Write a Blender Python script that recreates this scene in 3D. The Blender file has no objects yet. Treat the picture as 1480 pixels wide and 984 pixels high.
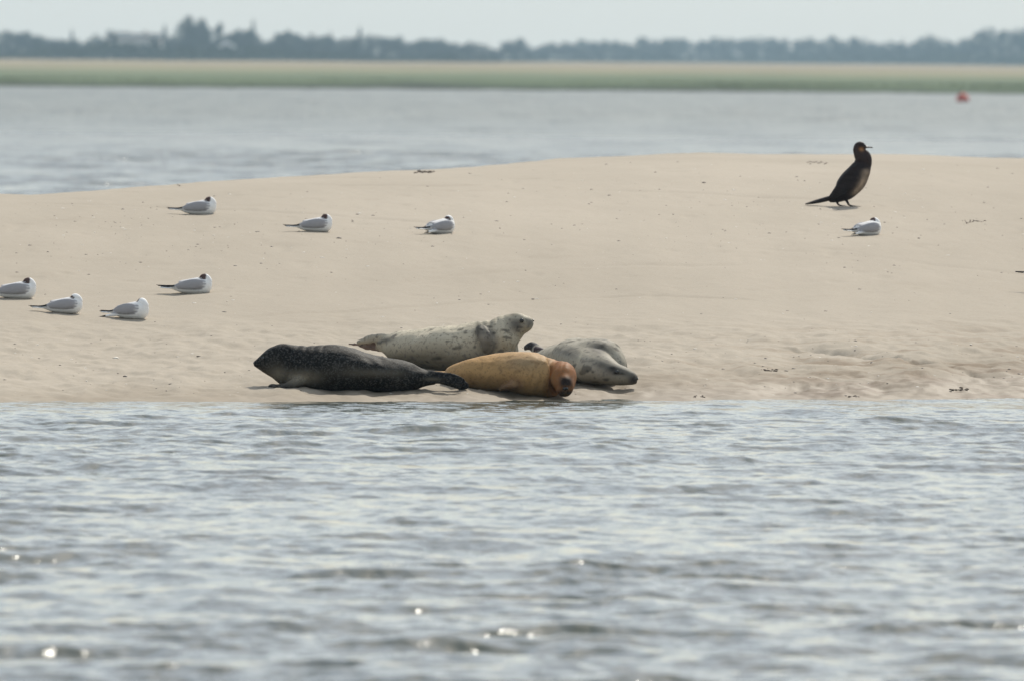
import bpy, bmesh, math, random
import numpy as np
from mathutils import Vector, Matrix, kdtree
random.seed(7); rng = np.random.default_rng(7)
C = bpy.context
scene = C.scene
COL = scene.collection
R = math.radians

# ------------------------------------------------------------------ camera
PW, PH = 1480.0, 984.0
FPX = 300.0 / 23.5 * PW
CAMZ = 2.2
HOR_C = 84.0                       # row of the horizon at the middle column
ROLL = R(0.45)
PITCH = math.atan((PH / 2 - HOR_C) / FPX)
fwd = Vector((0, math.cos(PITCH), -math.sin(PITCH)))
r0 = Vector((1, 0, 0)); u0 = r0.cross(fwd)
cr, sr = math.cos(ROLL), math.sin(ROLL)
RV = (r0 * cr + u0 * sr).normalized()
UV = (u0 * cr - r0 * sr).normalized()
cam_d = bpy.data.cameras.new('camera'); cam = bpy.data.objects.new('camera', cam_d); COL.objects.link(cam)
M = Matrix((( RV.x, UV.x, -fwd.x, 0), (RV.y, UV.y, -fwd.y, 0), (RV.z, UV.z, -fwd.z, CAMZ), (0, 0, 0, 1)))
cam.matrix_world = M
cam_d.sensor_width = 23.5; cam_d.lens = 300; cam_d.clip_start = 0.5; cam_d.clip_end = 30000
cam_d.dof.use_dof = True; cam_d.dof.focus_distance = 87.5; cam_d.dof.aperture_fstop = 5.0
scene.camera = cam

# ------------------------------------------------------------------ light
SUN_EL, SUN_AZ = R(44), R(20)      # azimuth to the right of the view direction (+Y)
w = bpy.data.worlds.new('World'); scene.world = w; w.use_nodes = True
nt = w.node_tree
bg = nt.nodes['Background']; sky = nt.nodes.new('ShaderNodeTexSky')
sky.sky_type = 'NISHITA'; sky.sun_disc = False
sky.sun_elevation = SUN_EL; sky.sun_rotation = SUN_AZ
sky.air_density = 1.0; sky.dust_density = 1.7; sky.ozone_density = 0.7; sky.altitude = 0
veil = nt.nodes.new('ShaderNodeMix'); veil.data_type = 'RGBA'; veil.inputs[0].default_value = .5; veil.inputs[7].default_value = (3.95, 4.1, 4.0, 1)   # thin high overcast over the clear sky
nt.links.new(sky.outputs[0], veil.inputs[6]); nt.links.new(veil.outputs[2], bg.inputs[0]); bg.inputs[1].default_value = 0.15
sun_d = bpy.data.lights.new('sun', 'SUN'); sun_d.energy = 3.1; sun_d.angle = R(1.0); sun_d.color = (1, 0.94, 0.83)
sun = bpy.data.objects.new('sun', sun_d); COL.objects.link(sun)
sdir = Vector((math.sin(SUN_AZ) * math.cos(SUN_EL), math.cos(SUN_AZ) * math.cos(SUN_EL), math.sin(SUN_EL)))
sun.rotation_euler = sdir.to_track_quat('Z', 'Y').to_euler(); sun.location = (20, 60, 60)
vs = scene.view_settings
vs.view_transform = 'Standard'; vs.look = 'None'; vs.gamma = 1.0; vs.use_curve_mapping = False; vs.exposure = 0.3
scene.cycles.volume_bounces = 0
scene.cycles.max_bounces = 6
scene.cycles.sample_clamp_indirect = 6; scene.cycles.sample_clamp_direct = 14

# ------------------------------------------------------------------ helpers
def tag(o, label=None, cat=None, group=None, kind=None):
    if label: o['label'] = label
    if cat: o['category'] = cat
    if group: o['group'] = group
    if kind: o['kind'] = kind
    return o
def link(name, me, parent=None, mat=None):
    o = bpy.data.objects.new(name, me); COL.objects.link(o)
    if parent: o.parent = parent
    if mat and me is not None and len(me.materials) == 0: me.materials.append(mat)
    return o
def empty(name, loc):
    o = bpy.data.objects.new(name, None); COL.objects.link(o); o.location = loc; o.empty_display_size = .2
    return o
def mesh_from(name, verts, faces, smooth=True):
    verts = np.asarray(verts, np.float32); me = bpy.data.meshes.new(name)
    fa = np.asarray(faces, np.int32); n = fa.shape[1]
    me.vertices.add(len(verts)); me.vertices.foreach_set('co', verts.ravel())
    me.loops.add(fa.size); me.loops.foreach_set('vertex_index', fa.ravel())
    me.polygons.add(len(fa)); me.polygons.foreach_set('loop_start', np.arange(0, fa.size, n, dtype=np.int32))
    me.polygons.foreach_set('loop_total', np.full(len(fa), n, np.int32))
    me.polygons.foreach_set('use_smooth', np.full(len(fa), smooth))
    me.update(calc_edges=True); return me
def grid_mesh(name, X, Y, Z):
    ny, nx = X.shape
    v = np.stack([X, Y, Z], -1).reshape(-1, 3)
    i = (np.arange(ny - 1)[:, None] * nx + np.arange(nx - 1)[None, :]).ravel()
    f = np.stack([i, i + 1, i + nx + 1, i + nx], -1)
    return v, f
def hash2(ix, iy, seed):
    h = (ix.astype(np.int64) * 374761393 + iy.astype(np.int64) * 668265263 + seed * 1442695041) & 0x7fffffff
    h = ((h ^ (h >> 13)) * 1274126177) & 0x7fffffff
    h = ((h ^ (h >> 16)) * 1103515245) & 0x7fffffff
    return (h & 0xffff) / 65535.0
def vnoise(x, y, seed=0):
    ix = np.floor(x); iy = np.floor(y); fx = x - ix; fy = y - iy
    fx = fx * fx * fx * (fx * (fx * 6 - 15) + 10); fy = fy * fy * fy * (fy * (fy * 6 - 15) + 10)
    a = hash2(ix, iy, seed); b = hash2(ix + 1, iy, seed); c = hash2(ix, iy + 1, seed); d = hash2(ix + 1, iy + 1, seed)
    return (a + (b - a) * fx + (c - a) * fy + (a - b - c + d) * fx * fy) * 2 - 1
def fbm(x, y, seed=0, o=3):
    s = 0; a = 1
    for k in range(o):
        s = s + a * vnoise(x * 2 ** k + 17.3 * k, y * 2 ** k + 9.1 * k, seed + k); a *= .5
    return s
def n3(p, s, seed=0):      # noise of a 3-D point from three planes
    x, y, z = np.float64(p[0]) * s, np.float64(p[1]) * s, np.float64(p[2]) * s
    return float(vnoise(x + .7 * y, z + .3 * y, seed) * .6 + vnoise(y, z, seed + 5) * .4)
def sst(a, b, x):
    t = np.clip((x - a) / (b - a), 0, 1); return t * t * (3 - 2 * t)

# material helper
class Mat:
    def __init__(s, name, rough=.7, col=(.5, .5, .5), spec=.3):
        s.m = bpy.data.materials.new(name); s.m.use_nodes = True; s.t = s.m.node_tree; s.b = s.t.nodes['Principled BSDF']
        s.b.inputs['Roughness'].default_value = rough; s.b.inputs['Base Color'].default_value = (*col, 1)
        s.b.inputs['Specular IOR Level'].default_value = spec
    def n(s, typ, **kw):
        nd = s.t.nodes.new(typ)
        for k, v in kw.items():
            if k in nd.inputs: nd.inputs[k].default_value = v
            else: setattr(nd, k, v)
        return nd
    def l(s, a, b): s.t.links.new(a, b)
    def coords(s, scale=(1, 1, 1), kind='Object'):
        tc = s.n('ShaderNodeTexCoord'); mp = s.n('ShaderNodeMapping'); mp.inputs['Scale'].default_value = scale
        s.l(tc.outputs[kind], mp.inputs[0]); return mp.outputs[0]
    def noise(s, scale, co=None, detail=4, rough=.55):
        nd = s.n('ShaderNodeTexNoise'); nd.inputs['Scale'].default_value = scale; nd.inputs['Detail'].default_value = detail
        nd.inputs['Roughness'].default_value = rough
        if co: s.l(co, nd.inputs['Vector'])
        return nd.outputs[0]
    def ramp(s, fac, stops):
        r = s.n('ShaderNodeValToRGB'); e = r.color_ramp.elements
        while len(e) < len(stops): e.new(.5)
        for i, (p, c) in enumerate(stops):
            e[i].position = p; e[i].color = (*c, 1) if len(c) == 3 else c
        s.l(fac, r.inputs[0]); return r.outputs[0]
    def mix(s, a, b, fac, typ='MIX'):
        m = s.n('ShaderNodeMix'); m.data_type = 'RGBA'; m.blend_type = typ
        for v, i in ((fac, 0), (a, 6), (b, 7)):
            if isinstance(v, (int, float)): m.inputs[i].default_value = v
            elif isinstance(v, tuple): m.inputs[i].default_value = (*v, 1)
            else: s.l(v, m.inputs[i])
        return m.outputs[2]
    def bump(s, h, strength, dist=.01, prev=None):
        b = s.n('ShaderNodeBump'); b.inputs['Strength'].default_value = strength; b.inputs['Distance'].default_value = dist
        s.l(h, b.inputs['Height'])
        if prev: s.l(prev, b.inputs['Normal'])
        s.l(b.outputs[0], s.b.inputs['Normal']); return b.outputs[0]
    def base(s, c): s.l(c, s.b.inputs['Base Color'])

# ------------------------------------------------------------------ terrain height of the sandbank
def shore_y(x): return 84.1 + 0.36 * x + .12 * np.sin(x * 1.7 + .6) + .08 * np.sin(x * 4.1) + .05 * np.sin(x * 10.3 + 1) + .10 * np.sin(x * .45)
SX = np.concatenate([np.linspace(-40, -5, 60)[:-1], np.linspace(-5, 5, 420), np.linspace(5, 40, 60)[1:]])
SY = np.concatenate([np.linspace(70, 82, 25)[:-1], np.arange(82, 93, .022), np.arange(93, 124, .05), np.linspace(124, 175, 70)])
def sand_base(x, y):
    d = y - shore_y(x)
    t = np.clip((x + 3.8) / 5.5, 0, 1) + .02 * np.sin(x * 2.3)                      # crest lower and nearer on the left
    Lc = 19.5 + t * 15.5; Hc = 1.115 + t * .235 - .013 * np.clip(x - 1.7, 0, 8)
    rise = np.where(d < 8, .0705 * d, .0705 * 8 + .0705 * (d - 8))
    rise = np.where(d > 12, .0705 * 12 + .055 * (d - 12) , rise)
    up = Hc * (1 - np.exp(-(rise / Hc) ** 1)) if False else None
    # soft minimum of the rising beach and the crest line
    k = .10
    top = Hc - .00 * d
    z = -k * np.log(np.exp(-np.clip(rise, -5, 5) / k) + np.exp(-top / k))
    back = np.clip(d - Lc, 0, None)
    z = z - .045 * back ** 1.0 * sst(0, 4, back) - .004 * back
    edge = np.clip(np.abs(x) - 22, 0, None)
    z = z - .06 * edge
    return np.maximum(z, -1.3)
def sand_detail(x, y):
    d = y - shore_y(x)
    foot = sst(-.5, .6, d) * (1 - sst(4.0, 7.0, d))
    mid = sst(3, 8, d)
    z = foot * (.014 * fbm(x * 2.2, y * 1.6, 3) + .010 * fbm(x * 7, y * 4, 5) + .005 * fbm(x * 20, y * 9, 31, 2))
    right = sst(.9, 2.2, x) * sst(-.2, .4, d) * (1 - sst(2.5, 4, d))
    z = z + right * (.026 * (np.abs(fbm(x * 1.9 + 4, y * 1.3, 8)) - .4))
    z = z + mid * (.006 * fbm(x * .8, y * .35, 11) + .003 * fbm(x * 3, y * 1.2, 12) + .0016 * fbm(x * 14, y * 5, 13, 2))
    # faint drag lines crossing the flat
    mid0 = mid; mid = mid * np.clip(fbm(x * .9, y * .3, 55, 2) + .25, 0, 1)
    z = z - mid * .012 * np.exp(-((y - (94.6 + 1.3 * x + .5 * np.sin(x * 1.1))) / .10) ** 2)
    z = z - mid * .014 * np.exp(-((y - (91.4 + .8 * x - .25 * x * x + .2 * np.sin(x * 2))) / .08) ** 2)
    z = z - mid * .010 * np.exp(-((y - (103 - .4 * x)) / .12) ** 2)
    z = z - mid * .014 * np.exp(-((y - (93.4 + 1.1 * x + .5 * np.sin(x * 1.9 + 1))) / .10) ** 2) - mid * .012 * np.exp(-((y - (97.6 - .7 * x)) / .11) ** 2)
    z = z - mid0 * .010 * np.clip(vnoise(x * 6, y * 2.2, 91) - .72, 0, 1) * 3
    # erosion channel low on the right
    ch = y - (88.6 - 1.25 * (x - 1.9) + .12 * np.sin(x * 9))
    z = z - .055 * np.exp(-(ch / .13) ** 2) * sst(1.7, 2.1, x) * (1 - sst(3.05, 3.2, x)) * (.6 + .6 * fbm(x * 9, y * 6, 21, 2))
    return z
GX, GY = np.meshgrid(SX, SY)
GZ = sand_base(GX, GY) + sand_detail(GX, GY)
def ground(x, y):
    i = int(np.clip(np.searchsorted(SX, x) - 1, 0, len(SX) - 2)); j = int(np.clip(np.searchsorted(SY, y) - 1, 0, len(SY) - 2))
    fx = (x - SX[i]) / (SX[i + 1] - SX[i]); fy = (y - SY[j]) / (SY[j + 1] - SY[j])
    return float((GZ[j, i] * (1 - fx) + GZ[j, i + 1] * fx) * (1 - fy) + (GZ[j + 1, i] * (1 - fx) + GZ[j + 1, i + 1] * fx) * fy)
CAM = Vector((0, 0, CAMZ))
def ray(u, v): return fwd + RV * ((u - PW / 2) / FPX) + UV * ((PH / 2 - v) / FPX)
def at(u, v, Y):
    r = ray(u, v); return CAM + r * (Y / r.y)
def hit(u, v, y0=82.0):
    r = ray(u, v); Y = y0
    while Y < 135:
        p = CAM + r * (Y / r.y)
        if p.z <= ground(p.x, Y): return p
        Y += .01
    p = CAM + r * (118 / r.y); p.z = ground(p.x, 118); return p
def sc(Y): return FPX / Y

# ------------------------------------------------------------------ materials of the setting
m = Mat('sand', .85, spec=.2)
co = m.coords((1, 1, 1))
big = m.noise(.35, m.coords((1, .45, 1)), 4)
fine = m.noise(55, co, 4)
c1 = m.ramp(big, [(.3, (.335, .290, .226)), (.7, (.400, .348, .277))])
c2 = m.mix(c1, m.ramp(fine, [(.35, (.78, .76, .72)), (.6, (1, 1, 1))]), .35, 'MULTIPLY')
# silty, slightly browner wet streaks low on the beach, keyed on height above the water
geo = m.n('ShaderNodeNewGeometry'); sep = m.n('ShaderNodeSeparateXYZ'); m.l(geo.outputs['Position'], sep.inputs[0])
lean = m.n('ShaderNodeMath', operation='MULTIPLY_ADD'); m.l(sep.outputs[0], lean.inputs[0]); lean.inputs[1].default_value = -.028; m.l(sep.outputs[2], lean.inputs[2])
mr = m.n('ShaderNodeMapRange'); m.l(lean.outputs[0], mr.inputs[0]); mr.inputs[1].default_value = .0; mr.inputs[2].default_value = .17
st = m.noise(2.2, m.coords((1, .5, 1)), 5)
ad = m.n('ShaderNodeMath', operation='ADD'); m.l(mr.outputs[0], ad.inputs[0])
sb = m.n('ShaderNodeMath', operation='MULTIPLY_ADD'); m.l(st, sb.inputs[0]); sb.inputs[1].default_value = 1.1; sb.inputs[2].default_value = -.55
m.l(sb.outputs[0], ad.inputs[1])
wet = m.ramp(ad.outputs[0], [(.0, (.52, .46, .38)), (.9, (1, 1, 1))])
c3 = m.mix(c2, wet, .75, 'MULTIPLY')
sx_ = m.n('ShaderNodeMapRange'); m.l(sep.outputs[0], sx_.inputs[0]); sx_.inputs[1].default_value = .6; sx_.inputs[2].default_value = 2.2
sz_ = m.n('ShaderNodeMapRange'); m.l(sep.outputs[2], sz_.inputs[0]); sz_.inputs[1].default_value = .42; sz_.inputs[2].default_value = .12
mm = m.n('ShaderNodeMath', operation='MULTIPLY'); m.l(sx_.outputs[0], mm.inputs[0]); m.l(sz_.outputs[0], mm.inputs[1])
churn = m.ramp(m.noise(3.2, m.coords((.55, 1.0, 1)), 6, .65), [(.48, (0, 0, 0)), (.60, (1, 1, 1))])
m2 = m.n('ShaderNodeMath', operation='MULTIPLY'); m.l(mm.outputs[0], m2.inputs[0]); m.l(churn, m2.inputs[1])
c3 = m.mix(c3, m.mix(c3, (.66, .58, .50), 1.0, 'MULTIPLY'), m2.outputs[0])
m.base(c3)
rr = m.ramp(mr.outputs[0], [(0, (.62,) * 3), (.5, (.88,) * 3)]); m.l(rr, m.b.inputs['Roughness'])
bn = m.bump(m.noise(9, m.coords((1, .6, 1)), 5), .35, .012)
m.bump(m.noise(120, co, 2), .25, .002, bn)
SAND = m.m

m = Mat('sea_water', .06, (.06, .066, .045), .5)
m.b.inputs['IOR'].default_value = 1.33; m.b.inputs['Specular Tint'].default_value = (.51, .57, .565, 1)
geo = m.n('ShaderNodeNewGeometry'); sep = m.n('ShaderNodeSeparateXYZ'); m.l(geo.outputs['Position'], sep.inputs[0])
mr = m.n('ShaderNodeMapRange'); m.l(sep.outputs[1], mr.inputs[0]); mr.inputs[1].default_value = 60; mr.inputs[2].default_value = 500
mr.inputs[3].default_value = .07; mr.inputs[4].default_value = .36; m.l(mr.outputs[0], m.b.inputs['Roughness'])
m.base(m.ramp(m.noise(.25, m.coords((1, .5, 1)), 3), [(.3, (.060, .074, .060)), (.7, (.078, .093, .076))]))
b1 = m.bump(m.noise(14, m.coords((1, .6, 1)), 3, .6), .5, .023)
m.bump(m.noise(.45, m.coords((1, .3, 1)), 5, .65), .7, .5, b1)
WATER = m.m

m = Mat('marsh_ground', .95, spec=.1)
geo = m.n('ShaderNodeNewGeometry'); sep = m.n('ShaderNodeSeparateXYZ'); m.l(geo.outputs['Position'], sep.inputs[0])
mr = m.n('ShaderNodeMapRange'); m.l(sep.outputs[1], mr.inputs[0]); mr.inputs[1].default_value = 860; mr.inputs[2].default_value = 2400
st = m.noise(.006, m.coords((.5, 2.2, 1)), 5)
ad = m.n('ShaderNodeMath', operation='MULTIPLY_ADD'); m.l(st, ad.inputs[0]); ad.inputs[1].default_value = .5
sb = m.n('ShaderNodeMath', operation='SUBTRACT'); m.l(mr.outputs[0], sb.inputs[0]); sb.inputs[1].default_value = .25
m.l(sb.outputs[0], ad.inputs[2])
green = (m.ramp(ad.outputs[0], [(.0, (.10, .135, .075)), (.20, (.135, .165, .10)), (.36, (.215, .21, .12)), (.7, (.275, .225, .145))]))
zm = m.n('ShaderNodeMapRange'); m.l(sep.outputs[2], zm.inputs[0]); zm.inputs[1].default_value = .08; zm.inputs[2].default_value = .42
mu = m.n('ShaderNodeMath', operation='MULTIPLY_ADD'); m.l(m.noise(.05, m.coords((1, .2, 1)), 4), mu.inputs[0]); mu.inputs[1].default_value = 2.2; mu.inputs[2].default_value = -1.0
mx = m.n('ShaderNodeMath', operation='ADD'); mx.use_clamp = True; m.l(zm.outputs[0], mx.inputs[0]); m.l(mu.outputs[0], mx.inputs[1])
m.base(m.mix((.045, .055, .045), green, mx.outputs[0]))
MARSH = m.m

m = Mat('reeds', .9, spec=.1)
m.base(m.ramp(m.noise(.05, m.coords((1, .3, 1)), 4), [(.35, (.13, .16, .10)), (.65, (.20, .225, .14))]))
REED = m.m

# ------------------------------------------------------------------ sandbank mesh
v, f = grid_mesh('s', GX, GY, GZ)
sand = link('sandbank', mesh_from('sandbank', v, f), mat=SAND); tag(sand, kind='structure')

# ------------------------------------------------------------------ water
comps = []
for k in range(104):
    lam = (.10 * (2.4 / .10) ** rng.random()) if k < 86 else rng.uniform(2.2, 5.5)
    ang = rng.normal(0, .45 + .45 * (lam < .8)) + .10 + (math.pi if rng.random() < .2 else 0)
    kx, ky = math.sin(ang) * 2 * math.pi / lam, -math.cos(ang) * 2 * math.pi / lam
    slope = (.0215 if k < 86 else .017) * min(1, (.7 / lam)) ** .45 * rng.uniform(.5, 1.3)
    comps.append((lam, kx, ky, slope * lam / (2 * math.pi), rng.random() * 6.283))
def water_disp(X, Y, dx, dy, scale):
    Z = np.zeros_like(X); DX = np.zeros_like(X); DY = np.zeros_like(X)
    gust = 1.0 + .35 * fbm(X * .28, Y * .16, 44, 2)
    for lam, kx, ky, a, ph in comps:
        if lam > 2.6 and Y.min() < 90: continue
        fade = sst(2.0, 4.0, lam / np.maximum(dx * .6, dy))
        if np.all(fade == 0): continue
        p = kx * X + ky * Y + ph
        k = math.hypot(kx, ky); am = a * fade * scale * gust
        Z += am * np.cos(p); q = -.8 * am * np.sin(p); DX += q * kx / k; DY += q * ky / k
    return X + DX, Y + DY, Z
def expand(start, step, end, ratio):
    out = []; x = start
    while x < end: step *= ratio; x += step; out.append(x)
    return out
xs = np.concatenate([[-x for x in expand(6, .04, 400, 1.18)][::-1], np.arange(-6, 6.001, .028), expand(6, .028, 400, 1.18)])
ys = np.concatenate([np.arange(-40, 34, 6.), np.arange(34, 42, .06), np.arange(42, 70, .026), np.arange(70, 88.5, .022), [89.5, 91, 95, 100]])
X, Y = np.meshgrid(xs, ys)
dx = np.gradient(xs)[None, :] * np.ones_like(X); dy = np.gradient(ys)[:, None] * np.ones_like(X)
dd = shore_y(X) - Y
amp = (.24 + .76 * sst(0, 6, dd)) * np.where(dd < 0, .5, 1)
WX, WY, WZ = water_disp(X, Y, np.abs(dx) + 1e-4, np.abs(dy) + 1e-4, amp * (1 - sst(88, 89, Y)))
v1, f1 = grid_mesh('w', WX, WY, WZ)
xs = np.concatenate([[-x for x in expand(40, .3, 9000, 1.35)][::-1], np.arange(-40, 40.01, .22), expand(40, .3, 9000, 1.35)])
ys = np.concatenate([np.arange(100, 118, 2.), np.arange(118, 300, .2), np.arange(300, 905, .5)])
X, Y = np.meshgrid(xs, ys)
dx = np.gradient(xs)[None, :] * np.ones_like(X); dy = np.gradient(ys)[:, None] * np.ones_like(X)
far_amp = sst(100, 122, Y) * 1.45
WX, WY, WZ = water_disp(X, Y, np.abs(dx), np.abs(dy), far_amp)
v2, f2 = grid_mesh('w', WX, WY, WZ)
water = link('water', mesh_from('water', np.concatenate([v1, v2]), np.concatenate([f1, f2 + len(v1)])), mat=WATER); tag(water, kind='structure')

# ------------------------------------------------------------------ marsh and land beyond
def marsh_shore(x): return 868 + 14 * fbm(x * .012, x * 0 + 3, 61, 3) + .13 * x
xs = np.concatenate([[-x for x in expand(330, 12, 9000, 1.3)][::-1], np.arange(-330, 331, 3.), expand(330, 12, 9000, 1.3)])
d = np.concatenate([np.arange(-8, 40, 1.0), expand(40, 1.2, 8000, 1.06)])
D_, X = np.meshgrid(d, xs, indexing='ij')
Y = marsh_shore(X) + D_
Z = -.4 + 1.0 * sst(-4, 8, D_) + .35 * sst(100, 1900, D_) + .10 * fbm(X * .05, Y * .05, 71) * sst(2, 12, D_) + .10 * fbm(X * .008, Y * .006, 74) * sst(40, 200, D_)
v, f = grid_mesh('m', X, Y, Z)
marsh = link('marsh_ground', mesh_from('marsh_ground', v, f), mat=MARSH); tag(marsh, kind='structure')
def marsh_z(x, y):
    dd = y - float(marsh_shore(np.float64(x)))
    return float(-.4 + 1.0 * sst(-4, 8, dd) + .35 * sst(100, 1900, dd))
# reeds along the far shore: one mass of blades
n = 26000
rx = rng.uniform(-75, 75, n); dd = np.abs(rng.normal(0, 7, n)) + 1
keep = rng.random(n) < (.35 + .65 * (fbm(rx * .06, dd * .05, 88) > .0)); rx, dd = rx[keep], dd[keep]; n = len(rx)
ry = marsh_shore(rx) + dd; rz = -.45 + 1.0 * sst(-4, 8, dd)
h = rng.uniform(.05, .18, n) * (.6 + .5 * (fbm(rx * .04, dd * .03, 90) > .1)); ww = rng.uniform(.05, .12, n); a = rng.uniform(0, 3.14, n); lean = rng.normal(0, .12, (n, 2))
cx, cy = np.cos(a) * ww, np.sin(a) * ww
V = np.stack([np.stack([rx - cx, ry - cy, rz], -1), np.stack([rx + cx, ry + cy, rz], -1),
              np.stack([rx + lean[:, 0] + cx * .2, ry + lean[:, 1], rz + h], -1)], 1).reshape(-1, 3)
reeds = link('shore_reeds', mesh_from('shore_reeds', V, np.arange(3 * n).reshape(-1, 3), False), mat=REED)
tag(reeds, 'green reeds and salt grass along the far shore', 'reeds', kind='stuff')

# ------------------------------------------------------------------ haze
hz = Mat('haze_air'); hz.t.nodes.remove(hz.b)
pv = hz.t.nodes.new('ShaderNodeVolumePrincipled')
pv.inputs['Color'].default_value = (.61, .84, 1.0, 1); pv.inputs['Density'].default_value = 1.0e-4; pv.inputs['Anisotropy'].default_value = .2
hz.t.links.new(pv.outputs[0], hz.t.nodes['Material Output'].inputs['Volume'])
X0, X1, Y0, Y1, Z0, Z1 = -9500, 9500, -300, 9500, -2.5, 75
V = [(x, y, z) for x in (X0, X1) for y in (Y0, Y1) for z in (Z0, Z1)]
F = [(0, 1, 3, 2), (4, 6, 7, 5), (0, 4, 5, 1), (2, 3, 7, 6), (0, 2, 6, 4), (1, 5, 7, 3)]
haze = link('haze', mesh_from('haze', V, F, False), mat=hz.m); tag(haze, 'pale even summer haze over water and land', 'haze', kind='stuff')

#==OBJECTS==
# ------------------------------------------------------------------ lofted bodies, fused into one continuous skin
def catmull(P, per=6):
    P = [np.array(p, float) for p in P]; out = []
    Q = [2 * P[0] - P[1]] + P + [2 * P[-1] - P[-2]]
    for i in range(1, len(Q) - 2):
        for k in range(per):
            t = k / per; a, b, c, d = Q[i - 1], Q[i], Q[i + 1], Q[i + 2]
            out.append(.5 * (2 * b + (c - a) * t + (2 * a - 5 * b + 4 * c - d) * t * t + (3 * b - a - 3 * c + d) * t ** 3))
    out.append(P[-1]); return out
def loft(st, col, per=6, seg=20, up=(0, 0, 1), vertical=False):
    """st: (x, y, z, a, b) stations; a = half width sideways, b = half height. Returns verts, faces, colours."""
    S = catmull(st, per); V = []; F = []; K = []; up = np.array(up, float)
    n = len(S)
    for i, s in enumerate(S):
        t = S[min(i + 1, n - 1)][:3] - S[max(i - 1, 0)][:3]
        if vertical: t = t * np.array([1, 1, 0])
        t /= (np.linalg.norm(t) + 1e-9)
        side = np.cross(t, up); side /= (np.linalg.norm(side) + 1e-9); u2 = np.cross(side, t)
        a = max(s[3], .0008); b = max(s[4], .0008)
        for k in range(seg):
            th = 2 * math.pi * k / seg
            V.append(s[:3] + side * a * math.cos(th) + u2 * b * math.sin(th))
            K.append(col(i / (n - 1), th) if callable(col) else col)
    for i in range(n - 1):
        for k in range(seg):
            k2 = (k + 1) % seg
            F.append((i * seg + k, i * seg + k2, (i + 1) * seg + k2, (i + 1) * seg + k))
    c0 = len(V); V.append(S[0][:3]); K.append(K[0]); V.append(S[-1][:3]); K.append(K[-2])
    for k in range(seg):
        k2 = (k + 1) % seg
        F.append((c0, k2, k)); F.append((c0 + 1, (n - 1) * seg + k, (n - 1) * seg + k2))
    return V, F, K
def fuse(name, lofts, voxel, smooth, mat, paint=None, parent=None, loc=None, relief=0, folds=None):
    bm = bmesh.new(); src = []
    for V, F, K in lofts:
        vs_ = [bm.verts.new(p) for p in V]
        for f_ in F: bm.faces.new([vs_[i] for i in f_])
        src += [(Vector(p), k) for p, k in zip(V, K)]
    bmesh.ops.recalc_face_normals(bm, faces=bm.faces)
    tmp = bpy.data.meshes.new('tmp'); bm.to_mesh(tmp); bm.free()
    to = bpy.data.objects.new('tmp', tmp); COL.objects.link(to)
    r = to.modifiers.new('r', 'REMESH'); r.mode = 'VOXEL'; r.voxel_size = voxel; r.adaptivity = 0
    if smooth:
        s = to.modifiers.new('s', 'SMOOTH'); s.factor = .5; s.iterations = smooth
    dg = C.evaluated_depsgraph_get(); dg.update()
    me = bpy.data.meshes.new_from_object(to.evaluated_get(dg)); me.name = name
    bpy.data.objects.remove(to); bpy.data.meshes.remove(tmp)
    if relief:
        nv = len(me.vertices); cc = np.empty(nv * 3, np.float32); me.vertices.foreach_get('co', cc); cc = cc.reshape(-1, 3).astype(float)
        nn = np.empty(nv * 3, np.float32); me.vertices.foreach_get('normal', nn); nn = nn.reshape(-1, 3)
        x_, y_, z_ = cc.T
        h_ = .5 * (fbm(x_ * 6 + y_ * 2, z_ * 7 + y_ * 3, 3) + fbm(y_ * 6, z_ * 6, 9)) * .006 + .5 * (vnoise(x_ * 22 + y_ * 5, z_ * 16 + y_ * 9, 5) + vnoise(y_ * 20, x_ * 20, 6)) * .0028
        h_ = h_ * relief + (folds(x_, y_, z_) if folds else 0)
        cc += nn * h_[:, None]; me.vertices.foreach_set('co', cc.astype(np.float32).ravel()); me.update()
    for p in me.polygons: p.use_smooth = True
    kd = kdtree.KDTree(len(src))
    for i, (p, k) in enumerate(src): kd.insert(p, i)
    kd.balance()
    at_ = me.color_attributes.new('pigment', 'FLOAT_COLOR', 'POINT')
    buf = np.ones((len(me.vertices), 4), np.float32)
    for i, v_ in enumerate(me.vertices):
        near = kd.find_n(v_.co, 4); wsum = 0; c = np.zeros(3)
        for p, j, dist in near:
            ww = 1 / (dist + voxel * .5) ; c += ww * np.array(src[j][1]); wsum += ww
        c = c / wsum
        if paint: c = paint(v_.co, c, v_.normal)
        buf[i, :3] = c
    at_.data.foreach_set('color', buf.ravel())
    o = link(name, me, parent, mat)
    if loc is not None: o.location = loc
    return o
def coat(name, rough, spots=None, bumpy=.3, bscale=60, spec=.3, sheen=0):
    m = Mat(name, rough, spec=spec)
    a = m.n('ShaderNodeAttribute'); a.attribute_name = 'pigment'; c = a.outputs['Color']
    if spots:
        for sc_, lo, hi, colr, fac in spots:
            nz = m.noise(sc_, m.coords((1, 1, 1)), 2, .5)
            mk = m.ramp(nz, [(lo, (0, 0, 0)), (hi, (1, 1, 1))])
            mu = m.n('ShaderNodeMath', operation='MULTIPLY'); m.l(mk, mu.inputs[0]); mu.inputs[1].default_value = fac
            c = m.mix(c, colr, mu.outputs[0])
    m.base(c)
    m.bump(m.noise(bscale, m.coords((1, 1, 1)), 3), bumpy, .004)
    if sheen:
        m.b.inputs['Sheen Weight'].default_value = sheen; m.b.inputs['Sheen Roughness'].default_value = .4
    return m.m
def eye_mat():
    return Mat('wet_black', .12, (.008, .007, .006), .6).m
BLACK = eye_mat()
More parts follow.
